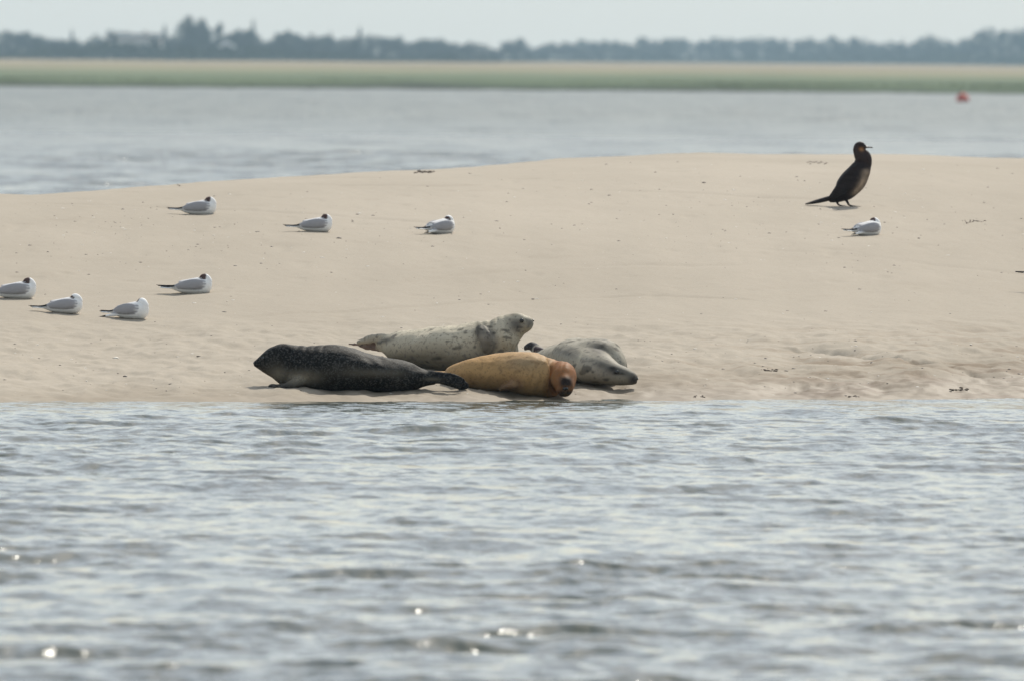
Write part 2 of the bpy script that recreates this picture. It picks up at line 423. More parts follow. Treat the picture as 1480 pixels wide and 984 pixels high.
def ball(name, c, r, mat, parent, sq=(1, 1, 1)):
    bm = bmesh.new(); bmesh.ops.create_uvsphere(bm, u_segments=14, v_segments=9, radius=r)
    for v_ in bm.verts: v_.co = Vector((v_.co.x * sq[0], v_.co.y * sq[1], v_.co.z * sq[2])) + Vector(c)
    me = bpy.data.meshes.new(name); bm.to_mesh(me); bm.free()
    for p in me.polygons: p.use_smooth = True
    return link(name, me, parent, mat)

# ------------------------------------------------------------------ seals
class Px:
    """turns outline measurements (pixels at a known distance) into metres in the seal's own frame"""
    def __init__(s, u, v): s.o = hit(u, v)
    def st(s, u, vt, vb, half, Y=None, vertical=True):
        if Y is None:
            p = hit(u, vb); Y = p.y + .55 * half
        c = at(u, (vt + vb) / 2, Y) - s.o
        return (c.x, c.y, c.z, half, (vb - vt) / 2 / sc(Y))
    def pt(s, u, v, Y, a, b):
        c = at(u, v, Y) - s.o; return (c.x, c.y, c.z, a, b)

# --- dark seal, lying side-on with its head to the left
P = Px(520, 564); Yb = P.o.y + .12
DK = (.010, .0095, .009); BR = (.05, .042, .032)
body = [P.st(366.5, 522, 529, .012, Yb), P.st(371, 518.5, 532, .035, Yb), P.st(379, 510.5, 537, .058, Yb), P.st(389, 502.5, 543, .082, Yb),
        P.st(401, 497.3, 552, .10, Yb), P.st(413, 496, 559, .125, Yb), P.st(427, 498, 563, .15, Yb), P.st(447, 498.3, 564.5, .175, Yb),
        P.st(475, 496.5, 565, .20, Yb), P.st(502, 500, 566, .205, Yb), P.st(530, 509, 566, .195, Yb), P.st(560, 516, 566, .165, Yb),
        P.st(585, 521.5, 565, .13, Yb), P.st(603, 529, 562, .095, Yb), P.st(617, 535, 557, .06, Yb), P.st(630, 539, 555, .035, Yb)]
def flip(pts, col, **kw): return loft(pts, col, per=5, seg=12, **kw)
FL = (.012, .012, .013)
lo = [loft(body, DK, vertical=True, seg=26),
      flip([P.pt(612, 545, Yb, .03, .045), P.pt(635, 545, Yb - .05, .018, .040), P.pt(655, 547.5, Yb - .08, .014, .040), P.pt(668, 552, Yb - .08, .010, .032), P.pt(671, 554, Yb - .08, .004, .014)], FL),
      flip([P.pt(612, 548, Yb + .03, .03, .035), P.pt(635, 548, Yb + .05, .016, .028), P.pt(655, 553, Yb + .03, .013, .032), P.pt(670, 557, Yb + .0, .010, .034), P.pt(676, 560, Yb, .004, .014)], FL),
      # near fore flipper, folded forward under the chest, and the far one
      flip([P.pt(436, 548, Yb - .11, .05, .045), P.pt(420, 556, Yb - .17, .035, .030), P.pt(404, 559, Yb - .20, .045, .018), P.pt(393, 558.5, Yb - .20, .048, .018), P.pt(388, 559, Yb - .20, .02, .010)], (.022, .02, .02)),
      flip([P.pt(425, 555, Yb + .10, .04, .02), P.pt(404, 558, Yb + .15, .045, .018), P.pt(394, 556, Yb + .15, .03, .014)], FL)]
def px_of(P, co):
    d = CAM - CAM; w_ = P.o + Vector(co) - CAM
    return PW / 2 + FPX * w_.dot(RV) / w_.dot(fwd), PH / 2 - FPX * w_.dot(UV) / w_.dot(fwd)
O1 = Vector((P.o))
def paint_dark(co, c, nrm):
    # pale brown wash over the cheek, throat and the flank behind the fore flipper; lighter flecks along the back
    x, y, z = co
    def g(cx, cz, rx, rz): return math.exp(-(((x - cx) / rx) ** 2 + ((z - cz) / rz) ** 2))
    s_ = 1 / sc(Yb)
    a = 1.0 * g((434 - 520) * s_, (564 - 546) * s_, .12, .045) + .5 * g((400 - 520) * s_, (564 - 540) * s_, .06, .05) + .35 * g((545 - 520) * s_, (564 - 538) * s_, .22, .03) + .5 * g((625 - 520) * s_, (564 - 547) * s_, .06, .012)
    a += .10 * n3(co, 9, 4); a = min(max(a, 0), 1)
    c = c * (1 - a) + np.array((.25, .215, .155)) * a
    sp = max(0, n3(co, 60, 9) - .35) * 1.2 * (z > .10) * (x > -.35) * (x < .38)
    c = c + np.array((.055, .05, .04)) * min(sp, 1)
    # nose and mouth darker
    if x < (372 - 520) * s_: c = c * .4
    return c
COAT1 = coat('dark_seal_coat', .62, [(48, .54, .62, (.085, .08, .07), .45), (95, .55, .60, (.10, .095, .085), .5)], .5, 90, .07)
s1 = fuse('seal', lo, .0085, 3, COAT1, paint_dark, loc=P.o, relief=1.3, folds=lambda x, y, z: sum(-0.006 * np.exp(-((x - (-0.5) - k * 0.055 - (0.35) * z) / .011) ** 2) for k in range(4)) * sst(-0.02, -0.02+.08, z) * (1 - sst(0.26, 0.26+.06, z)))
tag(s1, 'blackish brown seal lying in front with its head at the left', 'seal', 'seals hauled out at the water edge')
def eye(P, par, u, v, Y, r, name='eye', sq=(1, .6, 1)):
    c = at(u, v, Y) - P.o; return ball(name, c, r, BLACK, par, sq)
eye(P, s1, 380, 517.5, Yb - .062, .011)
eye(P, s1, 368, 524.5, Yb - .004, .010, 'nose', (1, 1.3, 1))

# --- cream mottled seal behind, lying on its side, head lifted to the right
P = Px(640, 541); CR = (.54, .48, .36); GY_ = (.20, .185, .165)
yb = lambda u: float(np.interp(u, [505, 560, 650, 740, 775], [86.75, 86.35, 85.95, 85.75, 85.7]))
def S(u, vt, vb, h): return P.st(u, vt, vb, h, yb(u))
body = [S(548, 488, 503, .03), S(560, 484, 514, .07), S(575, 479.5, 526, .12), S(595, 476, 531, .16), S(622, 473.8, 535, .19), S(650, 470, 538, .205),
        S(676, 465.5, 541, .21), S(700, 463, 543, .20), S(716, 463, 544, .175), S(732, 470, 544, .13), S(744, 482, 542, .07)]
cy = yb(735)
neck = [P.pt(700, 506, yb(700), .16, .15), P.pt(718, 492, cy, .14, .128), P.pt(731, 481, cy, .125, .118), P.pt(741, 474, cy, .10, .098), P.pt(751, 469.5, cy - .01, .078, .076),
        P.pt(760, 468, cy - .02, .058, .056), P.pt(767, 466.5, cy - .02, .044, .039), P.pt(771.5, 466, cy - .02, .022, .019)]
lo = [loft(body, CR, vertical=True, seg=26), loft(neck, CR, seg=20),
      flip([P.pt(575, 492, yb(575) - .03, .05, .035), P.pt(552, 488.5, yb(552) - .06, .018, .030), P.pt(535, 490, yb(535) - .08, .012, .026), P.pt(521, 494, yb(521) - .08, .009, .012), P.pt(516, 495.5, yb(521) - .08, .004, .005)], (.38, .34, .27)),
      flip([P.pt(575, 503, yb(575) - .03, .05, .045), P.pt(552, 501.5, yb(552), .018, .038), P.pt(533, 500, yb(535), .012, .024), P.pt(514, 497.8, yb(514), .009, .012), P.pt(504, 497, yb(505), .004, .004)], (.16, .10, .085)),
      flip([P.pt(693, 472, yb(700) - .15, .035, .02), P.pt(697, 482, yb(700) - .200, .045, .024), P.pt(703, 492, yb(700) - .215, .050, .024), P.pt(706, 503, yb(700) - .21, .045, .016), P.pt(708, 510, yb(700) - .2, .015, .006)], (.30, .27, .22), up=(0, -1, 0))]
P2 = P
def paint_cream(co, c, nrm):
    u, v = px_of(P2, co)
    # belly and flank browner than the back: mottled coat plus painted-in shade low down
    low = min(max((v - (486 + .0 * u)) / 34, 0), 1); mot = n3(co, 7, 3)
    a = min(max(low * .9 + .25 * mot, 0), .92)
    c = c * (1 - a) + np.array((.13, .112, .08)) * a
    sp = n3(co, 38, 21)
    if sp > .40: c = c * (1 - min((sp - .40) * 2.5, .6))
    if u > 728:     # slate grey face mask and cheek
        g = math.exp(-(((u - 746) / 13) ** 2 + ((v - 470) / 12) ** 2)) + .8 * math.exp(-(((u - 766) / 6) ** 2 + ((v - 467) / 7) ** 2))
        a = min(g * .8, .85) * (1 if v > 460 or u > 752 else .55)
        c = c * (1 - a) + np.array((.045, .048, .055)) * a
    g = math.exp(-(((u - 742) / 10) ** 2 + ((v - 455) / 2.5) ** 2)); c = c * (1 - .5 * g)
    g = math.exp(-(((u - 690) / 3.5) ** 2 + ((v - 478) / 13) ** 2)); c = c * (1 - .62 * g) # shade painted into the crease where the flipper folds
    g = math.exp(-(((u - 557) / 15) ** 2 + ((v - 492 + (u - 557) * .25) / 4) ** 2)); c = c * (1 - .7 * g)  # gap between the hind flippers, its shade painted dark
    if 690 < u < 716: c = c * (.82 + .25 * n3(co, 30, 2))
    return c
COAT2 = coat('cream_seal_coat', .6, [(26, .60, .70, (.07, .06, .055), .55), (60, .56, .70, (.12, .10, .085), .6)], .3, 80, .08)
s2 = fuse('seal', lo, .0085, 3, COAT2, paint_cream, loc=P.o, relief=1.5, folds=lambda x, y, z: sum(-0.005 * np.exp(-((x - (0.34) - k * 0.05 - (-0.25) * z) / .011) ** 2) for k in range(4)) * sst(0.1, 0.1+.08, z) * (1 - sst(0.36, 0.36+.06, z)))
tag(s2, 'cream mottled seal behind the dark one with snout lifted to the right', 'seal', 'seals hauled out at the water edge')
eye(P, s2, 754, 463.5, cy - .085, .014)
eye(P, s2, 770, 463.5, cy - .03, .010, 'nose', (1, 1.4, .8))

# --- orange tan seal in front, body running back to the left, face towards the water
P = Px(740, 567); TN = (.46, .275, .115)
def S(u, vt, vb, h): return P.st(u, vt, vb, h)
body = [S(643, 543, 548, .02), S(650, 535, 551, .045), S(662, 526.5, 555.5, .09), S(680, 519, 560, .13), S(702, 513, 564, .165), S(727, 509, 567, .185),
        S(752, 507.3, 570, .19), S(774, 509, 573, .18), S(792, 516, 575, .15)]
yh = hit(812, 577).y
body.append(P.st(803, 527, 573, .09, yh + .16))
head = [P.pt(782, 543, yh + .40, .15, .125), P.pt(801, 544, yh + .20, .100, .108), P.pt(813, 544, yh + .10, .086, .100), P.pt(815.5, 549, yh + .0, .078, .100),
        P.pt(816, 556, yh - .07, .069, .084), P.pt(816.5, 561, yh - .13, .057, .064), P.pt(817, 563, yh - .165, .030, .036)]
lo = [loft(body, TN, vertical=True, seg=26), loft(head, TN, seg=22),
      flip([P.pt(752, 548, hit(752, 570).y - .02, .05, .04), P.pt(742, 556, hit(752, 570).y - .08, .045, .03), P.pt(731, 561, hit(731, 566).y - .04, .05, .020), P.pt(722, 563, hit(722, 566).y - .02, .03, .012)], (.30, .17, .09)),
      flip([P.pt(655, 542, hit(655, 552).y + .03, .05, .03), P.pt(640, 540, hit(655, 552).y + .15, .06, .02), P.pt(630, 538, hit(655, 552).y + .25, .05, .012)], TN)]
P3 = P
def paint_tan(co, c, nrm):
    u, v = px_of(P3, co)
    a = min(max((v - (532 + (u - 650) * .10)) / 26, 0), 1) * .62  # darker underside: duller coat with shade painted in
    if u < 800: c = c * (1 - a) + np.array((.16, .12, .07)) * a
    g = math.exp(-(((u - 760) / 32) ** 2 + ((v - 522) / 14) ** 2)); c = c * (1 - .45 * g) + np.array((.28, .24, .17)) * .45 * g
    sp = n3(co, 30, 33); c = c * (1 - .35 * max(0, sp - .25))
    r_ = float(sst(784, 806, u + (v - 545) * .12)); c = c * (1 - r_) + np.array((.26, .11, .04)) * r_
    if co.y < P3h[0]:
        g = math.exp(-(((u - 818) / 10) ** 4 + ((v - 551) / 8) ** 4)) + math.exp(-(((u - 818) / 13) ** 4 + ((v - 571) / 8) ** 4))
        a = min(g * 1.0, .95); c = c * (1 - a) + np.array((.010, .010, .011)) * a
        g = math.exp(-(((u - 816) / 5) ** 2 + ((v - 562) / 3.5) ** 2)); c = c * (1 - .5 * g) + np.array((.10, .075, .06)) * .5 * g
    return c
P3h = [yh + .16 - P.o.y]
COAT3 = coat('tan_seal_coat', .6, [(22, .56, .68, (.22, .13, .065), .4), (70, .55, .68, (.17, .11, .06), .5)], .3, 80, .08)
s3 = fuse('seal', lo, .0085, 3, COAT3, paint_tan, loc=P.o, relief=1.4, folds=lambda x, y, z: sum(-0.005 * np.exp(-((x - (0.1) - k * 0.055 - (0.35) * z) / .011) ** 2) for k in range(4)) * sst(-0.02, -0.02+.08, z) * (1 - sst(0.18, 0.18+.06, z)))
tag(s3, 'orange tan seal with rusty head and dark face, nearest the water', 'seal', 'seals hauled out at the water edge')
eye(P, s3, 810.5, 548.5, yh - .098, .012, sq=(1, 1, 1)); eye(P, s3, 823.5, 549, yh - .098, .012, sq=(1, 1, 1))
eye(P, s3, 817.5, 561, yh - .172, .014, 'nose', (1.3, .8, .8))

# --- pale grey seal at the right, head down along the sand
P = Px(860, 556); GR = (.38, .345, .27)
yb = lambda u: float(np.interp(u, [760, 795, 830, 870, 925], [86.9, 86.45, 86.05, 85.65, 85.5]))
def S(u, vt, vb, h): return P.st(u, vt, vb, h, yb(u))
body = [S(778, 503, 528, .05), S(790, 504.5, 538, .10), S(806, 499, 545, .15), S(826, 493.5, 550, .185), S(848, 490, 553, .20), S(868, 488.5, 554, .195),
        S(882, 493, 555, .165), S(892, 504, 555, .12), S(899, 518, 554, .07), S(903, 530, 552, .03)]
q = 85.28
head = [P.pt(832, 519, 85.98, .18, .145), P.pt(846, 524, 85.72, .17, .135), P.pt(860, 530.5, 85.47, .14, .114), P.pt(873, 535.5, 85.33, .115, .096), P.pt(887, 540, q - .02, .088, .077), P.pt(899, 543, q - .04, .074, .066),
        P.pt(909, 546, q - .05, .06, .053), P.pt(916, 548, q - .05, .052, .042), P.pt(921.5, 549, q - .05, .030, .024)]
lo = [loft(body, GR, vertical=True, seg=26), loft(head, GR, seg=20),
      flip([P.pt(782, 512, yb(785), .05, .04), P.pt(772, 502, yb(770) - .02, .022, .032), P.pt(766, 499.5, yb(770) - .04, .016, .022), P.pt(759, 503, yb(765) - .05, .012, .014)], (.035, .033, .035)),
      flip([P.pt(776, 507, yb(785) - .02, .03, .03), P.pt(783, 504.5, yb(785) - .10, .014, .010), P.pt(790, 505.5, yb(790) - .14, .006, .004)], (.04, .025, .028)),
      flip([P.pt(848, 522, yb(848) - .16, .04, .04), P.pt(838, 530, yb(848) - .25, .03, .04), P.pt(828, 545, yb(848) - .30, .03, .03), P.pt(822, 553, yb(848) - .32, .02, .012)], (.28, .26, .20))]
P4 = P
def paint_grey(co, c, nrm):
    u, v = px_of(P4, co)
    if u < 790: return c
    def g(cu, cv, ru, rv): return math.exp(-(((u - cu) / ru) ** 2 + ((v - cv) / rv) ** 2))
    a = .85 * g(868, 502, 16, 11) + .5 * g(822, 508, 16, 7) + .85 * g(888, 533, 15, 8) * (1 if u < 905 else 1) + .5 * g(868, 526, 10, 6)
    a += 1.0 * g(916, 549, 9, 9) + .5 * g(905, 539, 9, 6) + .12 * n3(co, 10, 3)
    a = min(max(a, 0), .93)
    lw = min(max((v - 534) / 20, 0), 1) * .6; c = c * (1 - lw) + np.array((.15, .13, .095)) * lw  # lower side darkened: countershaded coat plus shade put into the colour
    c = c * (1 - a) + np.array((.022, .020, .020)) * a
    w_ = g(837 - (v - 518) * .45, 518, 2.2, 12); c = c * (1 - .5 * w_) + np.array((.55, .50, .36)) * .5 * w_
    b_ = g(893, 512, 6, 14) ; c = c * (1 - .5 * b_) + np.array((.50, .46, .37)) * .5 * b_
    for cu, cv in ((849, 536), (857, 537), (889, 538)): c = c * (1 - .75 * g(cu, cv, 2.0, 2.0))
    sp = n3(co, 26, 41)
    if sp > .4: c = c * (1 - min((sp - .4) * 2.5, .6))
    return c
COAT4 = coat('grey_seal_coat', .6, [(30, .58, .70, (.09, .085, .08), .55), (65, .56, .7, (.12, .11, .1), .35)], .3, 80, .08)
s4 = fuse('seal', lo, .0085, 3, COAT4, paint_grey, loc=P.o, relief=.9)
tag(s4, 'pale grey seal at the right with its head flat on the sand', 'seal', 'seals hauled out at the water edge')
eye(P, s4, 892, 537.0, q - .112, .013)
eye(P, s4, 920.5, 547, q - .065, .010, 'nose', (1, 1.4, 1))

# ------------------------------------------------------------------ gulls
WH = (.90, .89, .86); PG = (.36, .355, .37); BKF = (.02, .018, .02); HD = (.085, .05, .045)
PLUM = coat('gull_plumage', .75, None, .15, 90, .15)
BILLRED = Mat('dark_red_bill', .4, (.16, .02, .018), .4).m
CORMB = Mat('cormorant_bill', .45, (.12, .10, .09), .4).m
def gull(u, v, yaw, scale, label, hood=1.0, hturn=0, variant=0, tailup=0):
    """resting gull, breast to +x before yaw; lengths in metres"""
    p = hit(u, v); k = scale; K = 1 / 1104.
    def X(c): return (c - 330) * K
    def Zc(c): return (274 - c) * K
    # body from tail coverts to breast
    b = [(X(205), 0, Zc(232), .012, .006), (X(240), 0, Zc(233), .028, .017), (X(285), 0, Zc(230), .044, .034), (X(335), 0, Zc(220), .056, .049),
         (X(390), 0, Zc(213), .060, .056), (X(440), 0, Zc(208), .058, .060), (X(478), 0, Zc(207), .050, .058), (X(503), 0, Zc(208), .034, .042), (X(516), 0, Zc(209), .012, .018)]
    ht = hturn
    hx, hz_ = X(458), Zc(150)
    neck = [(X(470), 0, Zc(205), .042, .040), (X(482), 0, Zc(180), .034, .034), (X(476), 0, Zc(160), .031, .031), (X(462), .004 * ht, Zc(149), .030, .029), (X(444), .010 * ht, Zc(150), .025, .024), (X(428), .016 * ht, Zc(157), .012, .012)]
    def hcol(t, th):
        return HD if t > .62 + (1 - hood) * .3 else WH
    lo = [loft(b, WH, seg=18), loft(neck, hcol, seg=16)]
    for s_ in (-1, 1):
        def wcol(t, th): return PG if t < .62 else BKF
        wst = [(X(470), s_ * .034, Zc(200), .004, .008), (X(440), s_ * .053, Zc(196), .013, .027), (X(395), s_ * .058, Zc(197), .016, .035), (X(340), s_ * .054, Zc(203), .015, .033), (X(285), s_ * .042, Zc(212), .012, .024),
               (X(235), s_ * .020, Zc(222), .008, .012), (X(190), s_ * .006, Zc(226 - tailup), .006, .007), (X(145), -s_ * .008, Zc(225 - tailup), .005, .005), (X(95 + 12 * (s_ > 0)), -s_ * .016, Zc((221 if s_ < 0 else 228) - tailup), .003, .002)]
        lo.append(loft(wst, wcol, seg=12))
    lo.append(loft([(X(270), 0, Zc(205), .040, .024), (X(350), 0, Zc(190), .044, .026), (X(430), 0, Zc(178), .030, .020)], PG, seg=12))   # mantle
    lo.append(loft([(X(250), 0, Zc(234), .020, .006), (X(200), 0, Zc(236), .022, .004), (X(140), 0, Zc(235), .026, .0035), (X(122), 0, Zc(235), .018, .003)], WH, seg=12))
    if variant == 1:   # ruffled, one wing tip dropped, breast turned a little
        lo.append(loft([(X(300), -.040, Zc(235), .010, .018), (X(230), -.048, Zc(252), .007, .010), (X(170), -.052, Zc(262), .004, .005), (X(140), -.054, Zc(266), .002, .002)], lambda t, th: WH if t < .55 else BKF, seg=10))
    lo = [([np.array(q) * k for q in V], F, Kc) for V, F, Kc in lo]
    def paint(co, c, nrm):
        x, y, z = co[0] / k, co[1] / k, co[2] / k
        if x < X(150) and z < Zc(230) and abs(y) > .012: pass
        if X(240) < x < X(455) and abs(y) > .036 and Zc(246) < z < Zc(168): 
            e = float(sst(X(455), X(435), x)) if x > X(435) else 1.0
            c = c * (1 - e) + np.array(PG) * e if z > Zc(240) + .02 * (x - X(300)) else c
        return c * (.96 + .06 * n3(co, 60, 2))
    o = fuse('gull', lo, .0034 * k, 1, PLUM, paint)
    o.location = p + Vector((0, 0, -.004)); o.rotation_euler = (0, R(1.5), R(yaw))
    tag(o, label, 'gull', 'black headed gulls resting on the sandbank')
    bl = loft([(X(432) * k, .016 * ht * k, Zc(156) * k, .006 * k, .007 * k), (X(415) * k, .022 * ht * k, Zc(163) * k, .004 * k, .005 * k), (X(398) * k, .026 * ht * k, Zc(171) * k, .002 * k, .002 * k)], BILLRED, seg=8)
    me = bpy.data.meshes.new('bill'); me.from_pydata([tuple(q) for q in bl[0]], [], bl[1]); link('bill', me, o, BILLRED)
    for s_ in (-1, 1): ball('eye', (X(446) * k, (s_ * .0255 + .008 * ht) * k, Zc(147) * k), .0042 * k, BLACK, o)
    return o
gull(14, 431, 0, 1.06, 'gull with a brown hood cut by the left edge of the picture', 1, -1)
gull(84, 452, 8, .97, 'gull with a pale greyish head, second from the left edge', .1, -1)
gull(182, 460, -32, 1.04, 'ruffled white gull with a dropped wing tip, nearest to the water', .9, 1, 1)
gull(270, 424, 0, 1.02, 'gull with black crossed wing tips raised, right of the ruffled one', 1, -1, 0, 6)
gull(280, 310, -8, 1.0, 'gull with a long dark tail tip, farthest left in the row under the crest', 1, -1)
gull(448, 334.5, 6, .96, 'gull with a dark hood, middle of the row above the seals', 1, -1)
gull(630, 338, 44, 1.02, 'small whitish gull with its head tucked, above the cream seal', .35, -1, 1)
gull(1247, 340.5, 42, 1.0, 'small bright white gull with a brown cap in front of the cormorant', .9, 1, 1)
# standing bird past the right edge, only its wing tips in the picture
def standing_gull(u, v):
    p = hit(u, v); x0 = .22
    b = [(x0 - .11, 0, .135, .015, .010), (x0 - .07, 0, .133, .036, .028), (x0, 0, .130, .054, .048), (x0 + .06, 0, .140, .050, .050), (x0 + .10, 0, .155, .032, .036), (x0 + .12, 0, .175, .027, .030),
         (x0 + .125, 0, .205, .026, .026), (x0 + .14, 0, .225, .026, .026), (x0 + .16, 0, .226, .016, .016)]
    lo = [loft(b, lambda t, th: HD if t > .86 else WH, seg=16)]
    for s_ in (-1, 1):
        lo.append(loft([(x0 + .07, s_ * .040, .150, .010, .028), (x0, s_ * .050, .145, .013, .034), (x0 - .08, s_ * .034, .140, .010, .020), (x0 - .15, 0, .136, .007, .008), (x0 - .22, -s_ * .012, .141 if s_ > 0 else .137, .003, .003)], lambda t, th: PG if t < .6 else BKF, seg=12))
        lo.append(loft([(x0 + .0, s_ * .02, .10, .006, .006), (x0 + .005, s_ * .02, .05, .0045, .0045), (x0, s_ * .02, .004, .0045, .0045), (x0 + .035, s_ * .022, .003, .012, .003)], (.14, .02, .02), seg=8, up=(.1, 1, 0)))
    lo.append(loft([(x0 - .09, 0, .134, .022, .005), (x0 - .16, 0, .130, .026, .003)], WH, seg=10))
    o = fuse('gull', lo, .0034, 1, PLUM); o.location = p
    tag(o, 'gull standing at the right edge with only its dark wing tips in the picture', 'gull', 'black headed gulls resting on the sandbank')
    bl = loft([(x0 + .17, 0, .225, .006, .006), (x0 + .205, 0, .218, .002, .002)], WH, seg=8)
    me = bpy.data.meshes.new('bill'); me.from_pydata([tuple(q) for q in bl[0]], [], bl[1]); link('bill', me, o, BILLRED)
standing_gull(1467, 421)

# ------------------------------------------------------------------ cormorant
p = hit(1219, 298.5); KC = 1 / (5.79 * sc(p.y))
def cx_(c): return (c - 440) * KC
def cz_(c): return (632 - c) * KC
BK = (.017, .012, .012); BRN = (.028, .017, .015)
def seg_(pts, wid=1.0): return [(cx_(a), 0, cz_(b), r_ * KC, r_ * KC * wid) for a, b, r_ in pts]
bodyst = seg_([(606, 262, 62), (592, 300, 80), (566, 350, 94), (530, 405, 106), (486, 455, 104), (443, 505, 90), (395, 545, 58), (350, 567, 38), (318, 578, 24)], .92)
neckst = seg_([(590, 330, 68), (602, 270, 73), (600, 225, 70), (576, 192, 58), (558, 162, 42), (564, 134, 40), (583, 129, 38), (604, 134, 29), (626, 137, 14)], .8)
def ncol(t, th): return BRN
lo = [loft(bodyst, BK, seg=22, up=(0, 1, 0)), loft(neckst, ncol, seg=18, up=(0, 1, 0)),
      loft([(cx_(340), 0, cz_(562), .024, .020), (cx_(250), 0, cz_(586), .032, .018), (cx_(180), 0, cz_(603), .034, .012), (cx_(118), 0, cz_(617), .014, .004)], BK, seg=12)]
for s_ in (-1, 1):
    lo.append(loft([(cx_(560), s_ * .040, cz_(290), .010, .02), (cx_(525), s_ * .066, cz_(345), .012, .045), (cx_(470), s_ * .078, cz_(420), .012, .055), (cx_(410), s_ * .068, cz_(490), .012, .046), (cx_(350), s_ * .038, cz_(545), .010, .026), (cx_(310), s_ * .014, cz_(575), .006, .010)], (.017, .013, .013), seg=14))
def leg(dx, dy, toe):
    return [loft([(cx_(440 + dx), dy, cz_(545), .020, .020), (cx_(458 + dx), dy, cz_(585), .012, .012), (cx_(478 + dx), dy, cz_(622), .008, .008)], BK, seg=10, up=(0, 1, 0)),
            loft([(cx_(470 + dx), dy, cz_(618), .008, .007), (cx_(500 + dx), dy, cz_(627), .020, .006), (cx_(540 + dx), dy, cz_(631), .034, .004), (cx_(575 + dx + toe), dy, cz_(633), .020, .003)], BK, seg=10)]
lo += leg(8, -.03, 6); lo += leg(-78, .035, -12)
def paint_corm(co, c, nrm):
    X_ = co[0] / KC + 440; Z_ = 632 - co[2] / KC
    def g(cx, cz, rx, rz): return math.exp(-(((X_ - cx) / rx) ** 2 + ((Z_ - cz) / rz) ** 2))
    tt = (Z_ - 330) / 200; cxx = 628 - 20 * tt - 75 * tt * tt; a = math.exp(-((X_ - cxx) / 34) ** 2) * float(sst(300, 350, Z_) * (1 - sst(500, 560, Z_))) * (.85 + .3 * n3(co, 50, 2)); a = min(max(a, 0), 1) * .9
    c = c * (1 - a) + np.array((.32, .25, .185)) * a
    a = min(1, g(588, 155, 20, 16) * 1.0); c = c * (1 - a) + np.array((.34, .17, .07)) * a
    f_ = n3(co, 45, 7); sc_ = math.sin((co[0] + co[2]) * 190) * math.sin((co[0] - co[2]) * 120); return c * (1 + .35 * f_ + (.45 * max(sc_, 0) if X_ < 560 else 0))
CC = coat('cormorant_plumage', .6, None, .4, 70, .15)
corm = fuse('cormorant', lo, .0042, 1, CC, paint_corm, loc=p)
tag(corm, 'tall dark cormorant with a brown mottled breast standing on the sandbank facing right', 'cormorant')
for nm, pts in (('bill', [(618, 136, 13), (640, 137, 7), (664, 138, 5.5), (676, 139, 5.5), (681, 144, 2.5)]),):
    bl = loft(seg_(pts, .8), BK, seg=10, up=(0, 1, 0))
    me = bpy.data.meshes.new(nm); me.from_pydata([tuple(q) for q in bl[0]], [], bl[1]); link(nm, me, corm, CORMB)
for s_ in (-1, 1): ball('eye', (cx_(600), s_ * .026, cz_(124)), .004, BLACK, corm)

# ------------------------------------------------------------------ red buoy
py = 690.; bp = at(1392, 146.5, py); bx = bp.x
RED = Mat('faded_red_paint', .5, spec=.4); RED.base(RED.ramp(RED.noise(3, RED.coords()), [(.35, (.50, .075, .045)), (.7, (.62, .11, .07))])); RED = RED.m
PALE = Mat('pale_band', .6, (.6, .45, .40)).m; IRON = Mat('rusty_iron', .7, (.09, .05, .035)).m
def lathe(name, prof, mat, parent, seg=28, sx=1):
    V = []; F = []
    for r_, z_ in prof:
        for k in range(seg): V.append((r_ * math.cos(2 * math.pi * k / seg), r_ * math.sin(2 * math.pi * k / seg) * sx, z_))
    for i in range(len(prof) - 1):
        for k in range(seg):
            k2 = (k + 1) % seg; F.append((i * seg + k, i * seg + k2, (i + 1) * seg + k2, (i + 1) * seg + k))
    me = mesh_from(name, V, F); return link(name, me, parent, mat)
b = empty('buoy', (bx, py, 0)); tag(b, 'round red mooring buoy floating off the far shore at the right', 'buoy')
lathe('float', [(.02, -.3), (.25, -.25), (.36, -.05), (.36, .16), (.30, .34), (.18, .47), (.10, .52), (.01, .53)], RED, b).rotation_euler = (0, R(-8), 0)
lathe('band', [(.365, .02), (.372, .03), (.372, .10), (.365, .11)], PALE, b).rotation_euler = (0, R(-8), 0)
bm = bmesh.new(); bmesh.ops.create_cone(bm, segments=12, radius1=.03, radius2=.03, depth=.12, cap_ends=True, matrix=Matrix.Translation((-.07, 0, .57)))
me = bpy.data.meshes.new('lifting_eye'); bm.to_mesh(me); bm.free(); link('lifting_eye', me, b, IRON)

